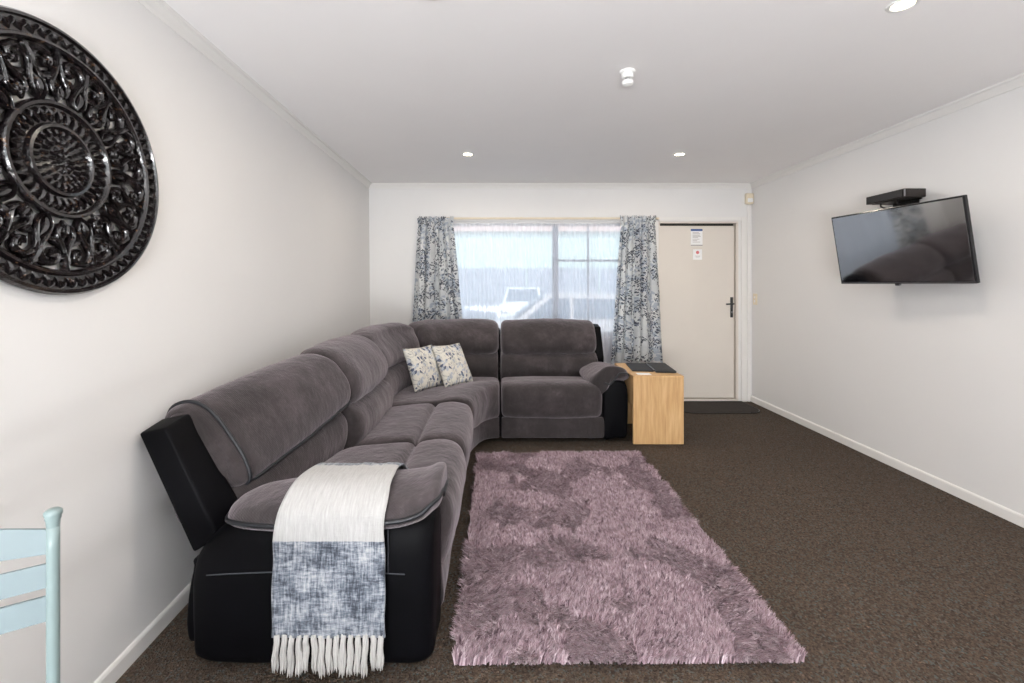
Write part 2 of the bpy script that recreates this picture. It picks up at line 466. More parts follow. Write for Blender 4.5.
# ------------------------------------------------------------------ ceiling fittings
def downlight(x, y, label):
    root = empty('downlight', (x, y, H), label, 'ceiling light', 'recessed ceiling downlights')
    b = MB(); b.lathe([(.036, 0.004), (.036, -.004), (.040, -.007), (.050, -.006), (.054, -.001), (.054, .002)], (0, 0, 0), n=32)
    b.build('trim_ring', M['white'], root, True)
    b = MB(); b.lathe([(0, -.003), (.02, -.003), (.036, -.002)], (0, 0, 0), n=24); b.build('lens', M['lamp'], root, True)
    L = bpy.data.lights.new('downlight_beam', 'AREA'); L.shape = 'DISK'; L.size = .075; L.energy = DL; L.color = (1, .88, .74)
    lo = bpy.data.objects.new('downlight_beam', L); C.objects.link(lo); lo.location = (x, y, H-.012)
    return root
DL = 7.5
downlight(-.26, 3.87, 'round white recessed downlight nearest the left curtain of the window wall')
downlight(1.54, 3.87, 'round white recessed downlight in the ceiling in front of the door')
downlight(1.60, 1.80, 'glowing recessed downlight at the top edge, above and left of the television')
downlight(-.26, 1.72, 'recessed downlight cut off by the top edge, above the near half of the sofa')
for y in (-.4, -2.3):
    for x in (-.26, 1.6):
        L = bpy.data.lights.new('rear_downlight_beam', 'AREA'); L.shape = 'DISK'; L.size = .08; L.energy = DL*.35; L.color = (1, .92, .82)
        lo = bpy.data.objects.new('rear_downlight_beam', L); C.objects.link(lo); lo.location = (x, y, H-.012)

r = empty('heat_detector', (.672, 2.37, H), 'small white two-tier heat detector on the ceiling in front of the downlights', 'detector')
b = MB(); b.lathe([(0, 0), (.040, 0), (.038, -.008), (.030, -.013), (.030, -.038), (0, -.038)], (0, 0, 0), n=28); b.build('base', M['white'], r, True, sharp=35)
b = MB(); b.lathe([(.014, -.036), (.014, -.052)], (0, 0, 0), n=20); b.build('sensor_stem', M['gap'], r, True)
b = MB(); b.lathe([(0, -.048), (.026, -.048), (.030, -.054), (.027, -.070), (.014, -.077), (0, -.077)], (0, 0, 0), n=28); b.build('sensor_head', M['white'], r, True, sharp=35)

r = empty('motion_sensor', (XR-.045, YB-.005, 2.235), 'small cream motion sensor high in the corner right of the door', 'sensor')
b = MB(); b.box(-.042, .042, -.045, 0, -.065, .055, .012); b.build('housing', M['cream'], r, True)
b = MB(); b.box(-.028, .028, -.053, -.044, -.045, -.002, .008); b.build('lens', M['white'], r, True)

r = empty('light_switch', (XR, YB-.075, 1.13), 'slim cream light switch on the right wall beside the door', 'switch')
b = MB(); b.box(-.010, 0, -.036, .036, -.06, .06, .003); b.build('plate', M['cream'], r)
b = MB(); b.box(-.015, -.009, -.010, .010, .008, .032, .002); b.build('rocker', M['white'], r)
b = MB(); b.box(-.015, -.009, -.010, .010, -.034, -.010, .002); b.build('rocker', M['white'], r)

# notices on the door
yd = YB+.022
n1 = empty('notice', (2.195, yd, 1.81), 'white printed notice with dark blue header stuck high on the door', 'notice')
b = MB(); b.box(-.065, .065, -.0015, 0, -.095, .095); b.build('sheet', M['paper'], n1)
b = MB(); b.box(-.065, .065, -.0025, -.0015, .072, .095); b.build('header_band', M['ink_blue'], n1)
b = MB()
for i, (z, w) in enumerate(((.055, .07), (.042, .085), (.026, .08), (.013, .09), (.0, .06), (-.018, .075), (-.034, .05), (-.05, .085))):
    b.box(-.045, -.045+w, -.0022, -.0015, z-.0025, z+.0025)
b.box(-.065, .065, -.0022, -.0015, -.092, -.08)
b.build('print_lines', M['ink_grey'], n1)
n2 = empty('sticker', (2.205, yd, 1.625), 'small white sticker with a red round symbol below the blue-headed notice', 'sticker')
b = MB(); b.box(-.05, .05, -.0015, 0, -.06, .055); b.build('sheet', M['paper'], n2)
b = MB(); b.lathe([(0, -.0027), (.018, -.0027), (.018, -.0015)], (0, 0, .02), 'y', 20); b.build('symbol', M['ink_red'], n2)
b = MB(); b.box(-.03, .03, -.0024, -.0015, -.022, -.018); b.box(-.022, .022, -.0024, -.0015, -.033, -.029); b.build('print_lines', M['ink_grey'], n2)

# ------------------------------------------------------------------ sofa
SF = -.217; SB = 3.70      # front lines of the two runs
FL = lambda s, d, z: (SF-d, s, z)
FR = lambda s, d, z: (s, SB+d, z)
def wedge(t, d, z):
    p0 = np.array((SF, 3.20)); p1 = np.array((SF+.0, 3.66)); p2 = np.array((.016, SB))
    a = (1-t)**2*p0+2*t*(1-t)*p1+t*t*p2
    ang = math.radians(180-90*t)
    k = 1+.21*math.sin(PI*t)**1.4
    return (a[0]+math.cos(ang)*d*k, a[1]+math.sin(ang)*d*k, z)

def cushion(name, F, s0, s1, ringA, ringB=None, mat='fabric', parent=None, nr=5, edge=.05, puff=.012, wr=.004, stations=18, seed=0, endscale=.80):
    ringB = ringB or ringA
    A = catmull(ringA, nr); B = catmull(ringB, nr); n = len(A)
    L = abs(s1-s0)
    rings = []
    ts = []
    e = min(.24, edge/L) if L > .01 else .1
    for k in range(5): ts.append(e*(1-math.cos(PI/2*k/4)) if False else e*(k/4)**1.6)
    ts = [x for x in ts]+[e+(1-2*e)*(i/stations) for i in range(1, stations)]+[1-x for x in reversed(ts)]
    if abs(s1-s0) <= 1.001 and F is wedge: pass
    for t in ts:
        q = min(t, 1-t)
        sc_ = 1.0 if q >= e else endscale+(1-endscale)*math.sqrt(max(0, 1-((e-q)/e)**2))
        R = [a*(1-t)+b*t for a, b in zip(A, B)]
        c = sum(R)/n; s = s0+(s1-s0)*t
        pf = 1+puff/.15*math.sin(PI*t)
        ring = []
        for i, p in enumerate(R):
            q2 = c+(p-c)*sc_*pf
            v = Vector(F(s, q2[0], q2[1]))
            w = noise.noise(Vector((v.x*5+seed, v.y*5, v.z*5)))*wr*1.6+noise.noise(Vector((v.x*14, v.y*14+seed, v.z*9)))*wr
            nn = q2-c; ln = math.hypot(*nn)+1e-6
            q3 = q2+nn/ln*w
            ring.append(F(s, q3[0], q3[1]))
        rings.append(ring)
    m = MB(); m.loft(rings)
    o = m.build(name, M[mat], parent, True)
    return o, rings

sofa = empty('sectional_sofa', (-.7, 2.9, 0), 'large L-shaped charcoal grey reclining corner sofa with black vinyl arm sides', 'sofa')

seatL = [(.66, .33), (.60, .425), (.42, .455), (.265, .464), (.225, .436), (.185, .467), (.08, .478), (-.005, .455), (-.038, .38), (-.030, .29), (-.005, .20), (.03, .145), (.07, .16), (.10, .28), (.35, .33)]
seatR = [(.66, .33), (.60, .41), (.42, .445), (.27, .458), (.19, .468), (.08, .482), (-.005, .46), (-.038, .39), (-.035, .31), (-.015, .235), (.03, .205), (.07, .22), (.10, .30), (.35, .33)]
lumb = [(.72, .38), (.59, .36), (.53, .43), (.510, .52), (.535, .595), (.595, .64), (.67, .66), (.74, .66), (.80, .55), (.78, .42)]
head = [(.70, .655), (.60, .635), (.545, .69), (.555, .78), (.625, .875), (.70, .925), (.79, .94), (.87, .91), (.915, .82), (.90, .70), (.80, .66)]
def shift(r, dd, dz, k=1):
    return [(d+dd, z+dz) for d, z in r]
lowp = [(.03, .035), (.00, .05), (-.005, .12), (.005, .195), (.03, .205), (.10, .20), (.12, .10), (.10, .035)]
shell = [(.86, .05), (.80, .10), (.82, .45), (.86, .70), (.905, .84), (.95, .85), (.975, .80), (.975, .30), (.975, .06)]

# bases and back shell (dark)
def base_ring(): return [(.06, .04), (.03, .08), (.03, .22), (.06, .31), (.30, .33), (.80, .33), (.86, .28), (.88, .06), (.80, .035), (.4, .035)]
for (F, a, c) in ((FL, 1.60, 3.20), (wedge, 0.0, 1.0), (FR, .018, .95)):
    cushion('base_frame', F, a, c, base_ring(), mat='vinyl', parent=sofa, edge=.01, puff=0, wr=0, endscale=.98)
for (F, a, c, dd, dz) in ((FL, 2.44, 3.20, 0, 0), (wedge, 0.0, 1.0, 0, 0), (FR, .018, .93, 0, 0)):
    cushion('back_panel', F, a, c, shell, mat='vinyl', parent=sofa, edge=.02, puff=0, wr=.001, endscale=.92)
shA = [(.88, .30), (.87, .45), (.95, .65), (1.0, .74), (1.04, .74), (1.045, .70), (.99, .40), (.95, .30)]
cushion('back_panel', FL, 1.76, 2.43, shA, [(d-.03, z+.06) for d, z in shA], mat='vinyl', parent=sofa, edge=.02, puff=0, wr=.001, endscale=.92)

# seats
cushion('seat_cushion', FL, 1.76, 2.425, seatL, parent=sofa, endscale=.74, edge=.07, seed=1)
cushion('seat_cushion', FL, 2.43, 3.195, seatL, parent=sofa, endscale=.74, edge=.07, seed=2)
cushion('seat_cushion', wedge, .02, .985, seatR, parent=sofa, edge=.05, seed=3)
cushion('seat_cushion', FR, .024, .845, seatR, parent=sofa, edge=.05, seed=4)
# lower front panels
cushion('lower_panel', FL, 1.76, 3.195, lowp, parent=sofa, edge=.02, puff=0, endscale=.9)
cushion('lower_panel', wedge, .03, .98, lowp, parent=sofa, edge=.03, puff=0, endscale=.9)
cushion('lower_panel', FR, .026, .86, lowp, parent=sofa, edge=.02, puff=0, endscale=.9)
# lumbar cushions
lA = [(.93, .34), (.83, .33), (.76, .37), (.735, .44), (.755, .50), (.81, .53), (.88, .54), (.95, .53), (1.0, .45), (.98, .37)]
cushion('back_cushion', FL, 1.715, 2.44, lA, [(d+.06, z) for d, z in lumb], parent=sofa, edge=.06, seed=5)
cushion('back_cushion', FL, 2.445, 3.19, lumb, parent=sofa, edge=.06, seed=6)
lumbw = [(d+.05*(d < .65), z) for d, z in lumb]
cushion('back_cushion', wedge, .02, .495, lumbw, parent=sofa, edge=.05, seed=7)
cushion('back_cushion', wedge, .505, .985, lumb, parent=sofa, edge=.05, seed=8)
cushion('back_cushion', FR, .022, .93, lumb, parent=sofa, edge=.05, seed=9)
# head cushions
hA = [(d+.165, z-.085) for d, z in head]
# near head flap reaches lower
hA2 = [(.92, .54), (.825, .505), (.762, .53), (.785, .615), (.84, .705), (.885, .77), (.94, .815), (1.0, .83), (1.055, .805), (1.07, .73), (1.02, .62)]
hB2 = [(.72, .655), (.625, .628), (.57, .68), (.575, .77), (.635, .865), (.71, .915), (.80, .93), (.88, .90), (.92, .82), (.90, .70), (.80, .66)]
core = lambda R: [(sum(p[0] for p in R)/len(R)+(d-sum(p[0] for p in R)/len(R))*.9+.015, sum(p[1] for p in R)/len(R)+(z-sum(p[1] for p in R)/len(R))*.9-.01) for d, z in R]
cA = [(.98, .36), (.85, .36), (.80, .42), (.80, .53), (.82, .63), (.87, .72), (.92, .785), (.98, .815), (1.035, .80), (1.05, .72), (1.03, .50)]
cushion('backrest_core', FL, 1.705, 2.42, cA, core(hB2), parent=sofa, edge=.05, seed=10, puff=0)
o, rg = cushion('head_cushion', FL, 1.722, 2.44, hA2, hB2, parent=sofa, edge=.04, seed=11, puff=.008, endscale=.86)
# piping: round the near end and along the lower edge
nr = 5
def outp(F, rings, i, k, r=.004):
    c = sum((Vector(p) for p in rings[i]), Vector())/len(rings[i]); p = Vector(rings[i][k]); return p+(p-c).normalized()*r
idx = [j % len(rg[0]) for j in range(9*nr, 1*nr-1, -1)]
path = [outp(FL, rg, 4, k, .003) for k in idx]+[outp(FL, rg, i, 2*nr-1, .004) for i in range(5, len(rg)-1)]
b = MB(); b.tube(path, .0075, 8); b.build('piping', M['piping'], o, True)
cushion('head_cushion', FL, 2.435, 3.19, head, parent=sofa, endscale=.58, edge=.09, seed=12)
headw = [(d+.05*(d < .7), z) for d, z in head]
cushion('head_cushion', wedge, .01, .50, headw, parent=sofa, endscale=.58, edge=.10, seed=13)
cushion('head_cushion', wedge, .505, .99, head, parent=sofa, endscale=.66, edge=.06, seed=14)
cushion('head_cushion', FR, .022, .925, head, parent=sofa, endscale=.66, edge=.05, seed=15)

# arms
def arm(F, so, si, label, near):
    """so outer s, si inner s"""
    g = 1 if si > so else -1
    W = abs(si-so)
    st = [(.0, .72), (.008, .86), (.035, .96), (.07, 1), (.12, 1), (.25, 1), (.4, 1), (.55, 1), (.66, .995), (.74, .97), (.785, .90), (.80, .82)]
    def body(d, k):
        top = .515-.035*max(0, d-.1)
        top = top if d < .6 else top-.09*((d-.6)/.2)**2
        r = [(0.015, .03), (-.002, .10), (-.008, .28), (-.004, top-.09), (.02, top-.025), (.07, top), (W*.55, top+.005), (W-.03, top-.01), (W, top-.06), (W, .25), (W-.005, .03), (W*.5, .025)]
        r = [(W/2+(x-W/2)*k, .27+(z-.27)*(.5+.5*k)) for x, z in r]
        return [tuple(p) for p in catmull(r, 3)]
    rings = [[F(so+g*x, d, z) for x, z in body(d, k)] for d, k in catmull([(a, b_) for a, b_ in st], 3, False)]
    b = MB(); b.loft(rings); a_ = b.build('arm', M['vinyl'], sofa, True)
    if label: a_['label'] = label
    # stitched seams on the outer face
    b = MB()
    z0 = .335
    b.tube([F(so-g*.0095, d, z0+.015*math.sin(d*4)) for d in np.linspace(.09, .74, 16)], .0022, 5)
    b.tube([F(so-g*.0085, .145, z) for z in np.linspace(z0+.01, .49, 6)], .0020, 5)
    b.build('seam', M['stitch'], a_, True)
    # pad
    ds = [(-.022, .585, .34), (-.016, .582, .62), (.008, .574, .80), (.05, .552, .92), (.13, .538, 1), (.3, .530, 1), (.45, .522, .98), (.58, .513, .88), (.66, .506, .74), (.71, .498, .54), (.725, .496, .30)]
    ds = catmull(ds, 3, False); rings = []
    for d, zc, k in ds:
        w0 = -.022; w1 = W+.085
        r = [(w0, -.035), (w0-.004, -.008), (w0+.025, .030), (.08, .054), (.17, .058), (w1-.07, .038), (w1, -.01), (w1+.005, -.06), (w1-.04, -.085), (W*.6, -.03), (.03, -.058)]
        cx = (w0+w1)/2
        ring = []
        if not near:
            dr = .13*max(0, 1-max(0, d)/.40)
            r[6] = (r[6][0]+.01, r[6][1]-dr*.2); r[7] = (r[7][0]+.012, r[7][1]-dr*.6); r[8] = (r[8][0], r[8][1]-dr); r[9] = (r[9][0]-.01, r[9][1]-dr*.35)
        kz = k if d > .3 else .5+.5*k
        for x, z in catmull(r, 4):
            x2 = cx+(x-cx)*k; z2 = z*kz
            v = Vector(F(so+g*x2, d, zc+z2)); wv = noise.noise(v*7)*.006+noise.noise(v*19)*.003
            ring.append(F(so+g*x2, d, zc+z2+wv))
        rings.append(ring)
    b = MB(); b.loft(rings); p_ = b.build('arm_pad', M['fabric'], sofa, True)
    path = [outp(F, rings, 0, k, .002) for k in (28, 34, 40)]+[outp(F, rings, i, 3, .002) for i in range(0, len(rings))]
    b = MB(); b.tube(path, .0075, 8)
    b.build('piping', M['piping'], p_, True)
arm(FL, 1.50, 1.745, 'black vinyl arm with stitched outer side', True)
arm(FR, 1.058, .845, None, False)

# wings (dark side panels of the reclining backs)
def slab(name, poly_a, poly_b, mat, parent, bev=.012):
    m = MB(); m.loft([poly_a, poly_b], caps=False)
    n = len(poly_a); vs = list(m.v); fs = list(m.f)+[tuple(range(n)), tuple(range(n, 2*n))]
    bm = bmesh.new(); V = [bm.verts.new(v) for v in vs]
    for f_ in fs: bm.faces.new([V[i] for i in f_])
    bmesh.ops.recalc_face_normals(bm, faces=bm.faces)
    bmesh.ops.bevel(bm, geom=bm.edges[:], offset=bev, segments=3, affect='EDGES', profile=.6)
    bmesh.ops.recalc_face_normals(bm, faces=bm.faces)
    me = bpy.data.meshes.new(name); bm.to_mesh(me); bm.free()
    me.polygons.foreach_set('use_smooth', [True]*len(me.polygons)); me.materials.append(mat)
    return link(bpy.data.objects.new(name, me), parent)
pa = [(-1.268, 1.60, .765), (-1.170, 1.60, .785), (-.985, 1.60, .40), (-1.075, 1.60, .345)]
pb = [(-1.268, 1.72, .785), (-1.165, 1.72, .805), (-.945, 1.72, .42), (-1.06, 1.72, .345)]
slab('side_wing', pa, pb, M['vinyl'], sofa)
pa = [(.925, 4.30, .60), (.925, 4.44, .88), (.925, 4.56, .90), (.925, 4.64, .84), (.925, 4.60, .30), (.925, 4.35, .30)]
pb = [(1.0, y+.01, z-.005) for _, y, z in pa]
slab('side_wing', pa, pb, M['vinyl'], sofa)
bpy.context.view_layer.update(); reparent(sofa)

# ------------------------------------------------------------------ pillows
def pillow(bl, br, up, label, seed, T=.046):
    """bl, br: bottom corners, up: vector to top"""
    bl = Vector(bl); br = Vector(br); up = Vector(up); ux = br-bl; n_ = ux.cross(up).normalized()
    if n_.x < 0: n_ = -n_
    G = 20; vs = []; uv = []
    for side in (1, -1):
        for j in range(G+1):
            for i in range(G+1):
                u = i/G; v = j/G
                a = 2*u-1; c = 2*v-1
                pin = .035
                uu = u+(-a)*pin*(1-c*c); vv = v+(-c)*pin*(1-a*a)
                th = T*max(0, (1-a**4)*(1-c**4))**.55
                th += noise.noise(Vector((u*3+seed, v*3, side)))*.006*(1-a*a)*(1-c*c)
                vs.append(bl+ux*uu+up*vv+n_*side*th); uv.append((u*1.0+seed*.37, v*1.0+seed*.21))
    fs = []
    for s in (0, 1):
        o = s*(G+1)**2
        for j in range(G):
            for i in range(G):
                fs.append((o+j*(G+1)+i, o+j*(G+1)+i+1, o+(j+1)*(G+1)+i+1, o+(j+1)*(G+1)+i))
    m = mesh('throw_pillow', vs, fs, M['pillow'], smooth=True, uvs=uv)
    bm = bmesh.new(); bm.from_mesh(m.data); bmesh.ops.remove_doubles(bm, verts=bm.verts, dist=.0004)
    bmesh.ops.recalc_face_normals(bm, faces=bm.faces); bm.to_mesh(m.data); bm.free()
    return tag(m, label, 'pillow', 'printed pillows in the sofa corner')
pillow((-.422, 3.615, .458), (-.207, 3.875, .450), (-.140, .165, .325), 'right-hand white botanical print pillow, overlapping the other in the sofa corner', 1)
pillow((-.643, 3.505, .450), (-.445, 3.765, .450), (-.118, .08, .335), 'left-hand white botanical print pillow, partly hidden behind the other one', 1.0)

# ------------------------------------------------------------------ throw
prof = catmull([(1.90, .515), (1.865, .53), (1.83, .555), (1.78, .585), (1.72, .608), (1.63, .618), (1.55, .609), (1.495, .578), (1.462, .53), (1.455, .40), (1.450, .28), (1.450, .168)], 6, False)
al = [0]
for a, c in zip(prof[:-1], prof[1:]): al.append(al[-1]+float(np.linalg.norm(c-a)))
z_white_end = next(al[i] for i in range(len(prof)) if prof[i][0] < 1.5 and prof[i][1] < .470)
z_white_start = next(al[i] for i in range(len(prof)) if prof[i][0] < 1.70)
M['throw'] = m_throw(z_white_start, z_white_end)
nu = 36; vs = []; uv = []
for j, (y, z) in enumerate(prof):
    fl = al[j]/al[-1]
    for i in range(nu+1):
        u = i/nu
        xl_ = -.655-.066*min(1, fl*1.55)+.0*fl; xr_ = -.372+.012*fl
        x = xl_+(xr_-xl_)*u + .004*noise.noise(Vector((u*3, fl*9, 1)))*(1 if u in (0, 1) else 0)
        amp = .006+.006*max(0, fl-.5)
        w = noise.noise(Vector((u*5, fl*2.2, 4.2)))*amp+noise.noise(Vector((u*14, fl*6, 9)))*.003
        dy = -abs(w) if fl > .55 else 0; dz = abs(w)*1.2 if fl <= .62 else 0
        vs.append((x, y+dy, z+dz)); uv.append((x, al[j]))
fs = [(j*(nu+1)+i, j*(nu+1)+i+1, (j+1)*(nu+1)+i+1, (j+1)*(nu+1)+i) for j in range(len(prof)-1) for i in range(nu)]
thr = mesh('throw_blanket', vs, fs, M['throw'], smooth=True, uvs=uv)
so_ = thr.modifiers.new('thick', 'SOLIDIFY'); so_.thickness = .007; so_.offset = 0
tag(thr, 'white and blue-grey woven throw with fringe draped over the near sofa arm', 'throw')
nt_ = 15
for i in range(nt_):
    x = -.716+(.715-.362)*(i+.5)/nt_; L_ = .118+random.uniform(-.012, .014); lean = random.uniform(-.008, .008)
    b = MB()
    for k in range(5):
        a = 2*PI*k/5; ox, oy = .0042*math.cos(a), .0035*math.sin(a)
        pts = []
        for q in range(7):
            t = q/6; tw = t*3+a
            sp = 1+.9*t*t
            pts.append((x+lean*t+ox*sp+.0015*math.sin(tw*3+i), 1.446+oy*sp-.004*t+.002*math.sin(t*9+i), .176-L_*t+random.uniform(-.002, .002)))
        b.tube(pts, [.0042, .0052, .0056, .0054, .005, .0042, .001], 5)
    b.build('tassel', M['tassel'], thr, True)

# ------------------------------------------------------------------ rug
RC = [(-.150, 1.535), (1.040, 1.545), (1.060, 3.42), (-.150, 3.41)]
def rugp(u, v):
    a = np.array(RC[0])*(1-u)+np.array(RC[1])*u; c = np.array(RC[3])*(1-u)+np.array(RC[2])*u; return a*(1-v)+c*v
RI = [(RC[0][0]+.02, RC[0][1]+.02), (RC[1][0]-.02, RC[1][1]+.02), (RC[2][0]-.02, RC[2][1]-.02), (RC[3][0]+.02, RC[3][1]-.02)]
b = MB(); b.loft([[(p[0], p[1], 0.002) for p in RI], [(p[0], p[1], .010) for p in RI]], caps=True)
rug = b.build('shag_rug', M['rug_base'])
tag(rug, 'rectangular mauve pink shag rug on the brown carpet beside the sofa', 'rug')
NT = 60000; NBT = 6; NB = NT*NBT
tu = np.random.rand(NT); tv_ = np.random.rand(NT)
u = np.clip(np.repeat(tu, NBT)+np.random.randn(NB)*.0014, 0, 1); v = np.clip(np.repeat(tv_, NBT)+np.random.randn(NB)*.0009, 0, 1)
P = (np.array(RC[0])[None]*(1-u)[:, None]+np.array(RC[1])[None]*u[:, None])*(1-v)[:, None]+(np.array(RC[3])[None]*(1-u)[:, None]+np.array(RC[2])[None]*u[:, None])*v[:, None]
GX = 80
gx = np.linspace(0, 1, GX)
def field(scale, off, detail=3):
    g = np.zeros((GX, GX))
    for a in range(GX):
        for c in range(GX):
            g[a, c] = noise.fractal(Vector((a/GX*1.2*scale+off, c/GX*1.9*scale, off)), 1.0, 2.0, detail)
    return g
F1 = field(3.0, 3.1, 5); F2 = field(4.5, 9.7, 4)
iu = np.clip((u*GX).astype(int), 0, GX-1); iv = np.clip((v*GX).astype(int), 0, GX-1)
f1 = F1[iu, iv]; f2 = F2[iu, iv]
# pile brushed two ways: towards the window (f1>0) or towards the camera
br = np.tanh((f1+.25*f2+.02)*9)
# patches are more distinct in the far half
ang = -PI/2+(br > 0)*PI*np.clip(.6+v, 0, 1)+f2*1.6+np.repeat(np.random.randn(NT), NBT)*.7+np.random.randn(NB)*.35
lean = .009+.012*np.random.rand(NB)+.012*(br < 0)
hgt = .034-.35*lean+.008*np.random.rand(NB)+np.repeat(np.random.randn(NT), NBT)*.003
wid = .0011+.0009*np.random.rand(NB)
dx = np.cos(ang)*lean; dy = np.sin(ang)*lean
pa_ = np.random.rand(NB)*2*PI; px = np.cos(pa_)*wid; py = np.sin(pa_)*wid
V = np.zeros((NB, 5, 3))
V[:, 0] = np.stack([P[:, 0]-px, P[:, 1]-py, np.full(NB, .004)], 1); V[:, 1] = np.stack([P[:, 0]+px, P[:, 1]+py, np.full(NB, .004)], 1)
V[:, 2] = np.stack([P[:, 0]+dx*.45+px, P[:, 1]+dy*.45+py, .004+hgt*.72], 1); V[:, 3] = np.stack([P[:, 0]+dx*.45-px, P[:, 1]+dy*.45-py, .004+hgt*.72], 1)
V[:, 4] = np.stack([P[:, 0]+dx*1.15, P[:, 1]+dy*1.15, .004+hgt*1.08], 1)
me = bpy.data.meshes.new('pile')
me.vertices.add(NB*5); me.vertices.foreach_set('co', V.ravel())
base_i = (np.arange(NB)*5)[:, None]
loops = np.concatenate([base_i+np.array([[0, 1, 2, 3]]), base_i+np.array([[3, 2, 4]])], 1).ravel()
me.loops.add(NB*7); me.loops.foreach_set('vertex_index', loops.astype(np.int32))
me.polygons.add(NB*2)
ls = np.stack([np.arange(NB)*7, np.arange(NB)*7+4], 1).ravel()
me.polygons.foreach_set('loop_start', ls.astype(np.int32))
me.update(calc_edges=True); me.validate()
tone = np.clip(.50+.27*np.repeat(np.random.randn(NT), NBT)+.10*np.random.randn(NB), 0, 1)
at = me.attributes.new('tone', 'FLOAT', 'POINT'); at.data.foreach_set('value', np.repeat(tone, 5).astype(np.float32))
me.materials.append(M['pile'])
pile = link(bpy.data.objects.new('pile', me), rug); pile['kind'] = 'stuff'

# doormat
dm = []
for (x, y, r0, a0) in ((2.66, YB-.03, .02, 0), (2.66, 4.62, .14, -90), (1.92, 4.62, .14, 180), (1.92, YB-.03, .02, 90)):
    pass
pts = []
def corner(cx, cy, r_, a0):
    return [(cx+r_*math.cos(math.radians(a0+90*k/8)), cy+r_*math.sin(math.radians(a0+90*k/8))) for k in range(9)]
pts = corner(2.52, 4.68, .15, -90)+corner(2.65, YB-.05, .02, 0)+corner(1.86, YB-.05, .02, 90)+corner(1.98, 4.68, .15, 180)
b = MB(); b.loft([[(x, y, 0.001) for x, y in pts], [(x, y, .010) for x, y in pts]]); dmo = b.build('doormat', M['mat'])
tag(dmo, 'dark brown doormat with rounded corners lying in front of the door', 'doormat')
b = MB()
bp = pts+[pts[0]]
cx, cy = 2.26, 4.78
b.tube([(cx+(x-cx)*.985, cy+(y-cy)*.96, .010) for x, y in bp], .004, 6); b.build('border', M['black'], dmo, True)

# ------------------------------------------------------------------ side table
st = empty('side_table', (1.29, 3.95, 0), 'pale oak side table with panel legs, between the sofa and the door', 'side table')
def part(name, mat, parent, *boxes, bev=.002):
    b = MB()
    for bx in boxes: b.box(*bx, bev)
    return b.build(name, mat, parent)
tx0, tx1, ty0, ty1, tz = 1.085, 1.49, 3.657, 4.26, .555
part('tabletop', M['oak'], st, (tx0, tx1, ty0, ty1, tz-.025, tz))
part('end_panel', M['oak'], st, (tx0, tx1, ty0, ty0+.03, .005, tz-.0255))
part('end_panel', M['oak'], st, (tx0, tx1, ty1-.06, ty1-.03, .005, tz-.0255))
part('side_rail', M['oak'], st, (tx0+.004, tx0+.024, ty0+.031, ty1-.061, .31, tz-.0255))
part('side_rail', M['oak'], st, (tx1-.024, tx1-.004, ty0+.031, ty1-.061, .31, tz-.0255))
reparent(st)
# open folder + card
fo = empty('compendium', (1.335, 3.99, tz+.001), 'black leather folder lying open on the oak side table', 'folder', rz=math.radians(-7))
part('left_cover', M['leather'], fo, (-.185, -.01, -.17, .21, 0, .009), bev=.003)
part('right_cover', M['leather'], fo, (.0, .165, -.21, .19, 0, .018), bev=.005)
part('spine', M['chrome'], fo, (-.012, .004, -.165, .19, .004, .0165), bev=.002)
for k in range(3):
    b = MB(); b.box(.03, .145, -.14+k*.1, -.137+k*.1, .018, .0195); b.build('emboss_line', M['gap'], fo)
ca = MB(); ca.box(-.055, .055, -.038, .038, 0, .002); ca = ca.build('card', M['paper']); ca.location = (1.19, 3.735, tz+.001); ca.rotation_euler = (0, 0, -.05)
tag(ca, 'small white card lying on the front left corner of the side table', 'card')

# ------------------------------------------------------------------ curtains
def curtain(name, xt0, xt1, xb0, xb1, zt, zb, y0, nf, amp, label, cat, mat, seed, head=True, group=None, nu=240, nz=50, flare=1.0, amp_b=None):
    amp_b = amp_b or amp*1.5
    vs = []; uv = []
    full = (xt1-xt0)*2.2
    for j in range(nz+1):
        t = j/nz; z = zt+(zb-zt)*t
        a0 = xt0+(xb0-xt0)*t**flare; a1 = xt1+(xb1-xt1)*t**flare
        am = amp*(.6+.4*min(1, t*6))*(1-t)+amp_b*t
        for i in range(nu+1):
            u = i/nu
            ph = 2*PI*nf*u+1.3*math.sin(u*5+seed)+.6*t*math.sin(u*9+seed*2)
            s1 = math.sin(ph); y = y0+am*(s1+.25*math.sin(2.3*ph+seed+t))
            x = a0+(a1-a0)*(u+.35/nf*math.sin(2*ph)*.25)
            if head and t < .055:
                q = 1-t/.055
                y += .010*math.sin(2*PI*nf*3.1*u+seed)*(.4+.6*q)
                x += (u-.5)*.03*q
            if head and .05 < t < .07: x -= (u-.5)*.02
            x += .006*noise.noise(Vector((u*6, t*3, seed)))
            zz = z+(.010*math.sin(2*PI*nf*3.1*u) if head and j == 0 else 0)+(.01*math.sin(ph) if j == nz else 0)
            vs.append((x, y, zz)); uv.append((u*full+seed, -t*(zt-zb)))
    fs = [(j*(nu+1)+i, j*(nu+1)+i+1, (j+1)*(nu+1)+i+1, (j+1)*(nu+1)+i) for j in range(nz) for i in range(nu)]
    o = mesh(name, vs, fs, M[mat], smooth=True, uvs=uv, recalc=False)
    return tag(o, label, cat, group)
k = 4.93/455
X = lambda u_, Y=4.93: (u_-498.5)*Y/455
Z = lambda v_, Y=4.93: 1.29-(v_-284.5)*Y/455
curtain('curtain', X(418), X(452), X(409), X(466), Z(217), .46, 4.925, 5, .026, 'leaf print curtain hanging left of the window behind the sofa corner', 'curtain', 'curtain', 1.7, group='navy leaf print curtains')
curtain('curtain', X(621), X(655), X(611), X(663), Z(216), .455, 4.925, 5, .026, 'leaf print curtain hanging between the window and the door, over the side table', 'curtain', 'curtain', 4.4, group='navy leaf print curtains')
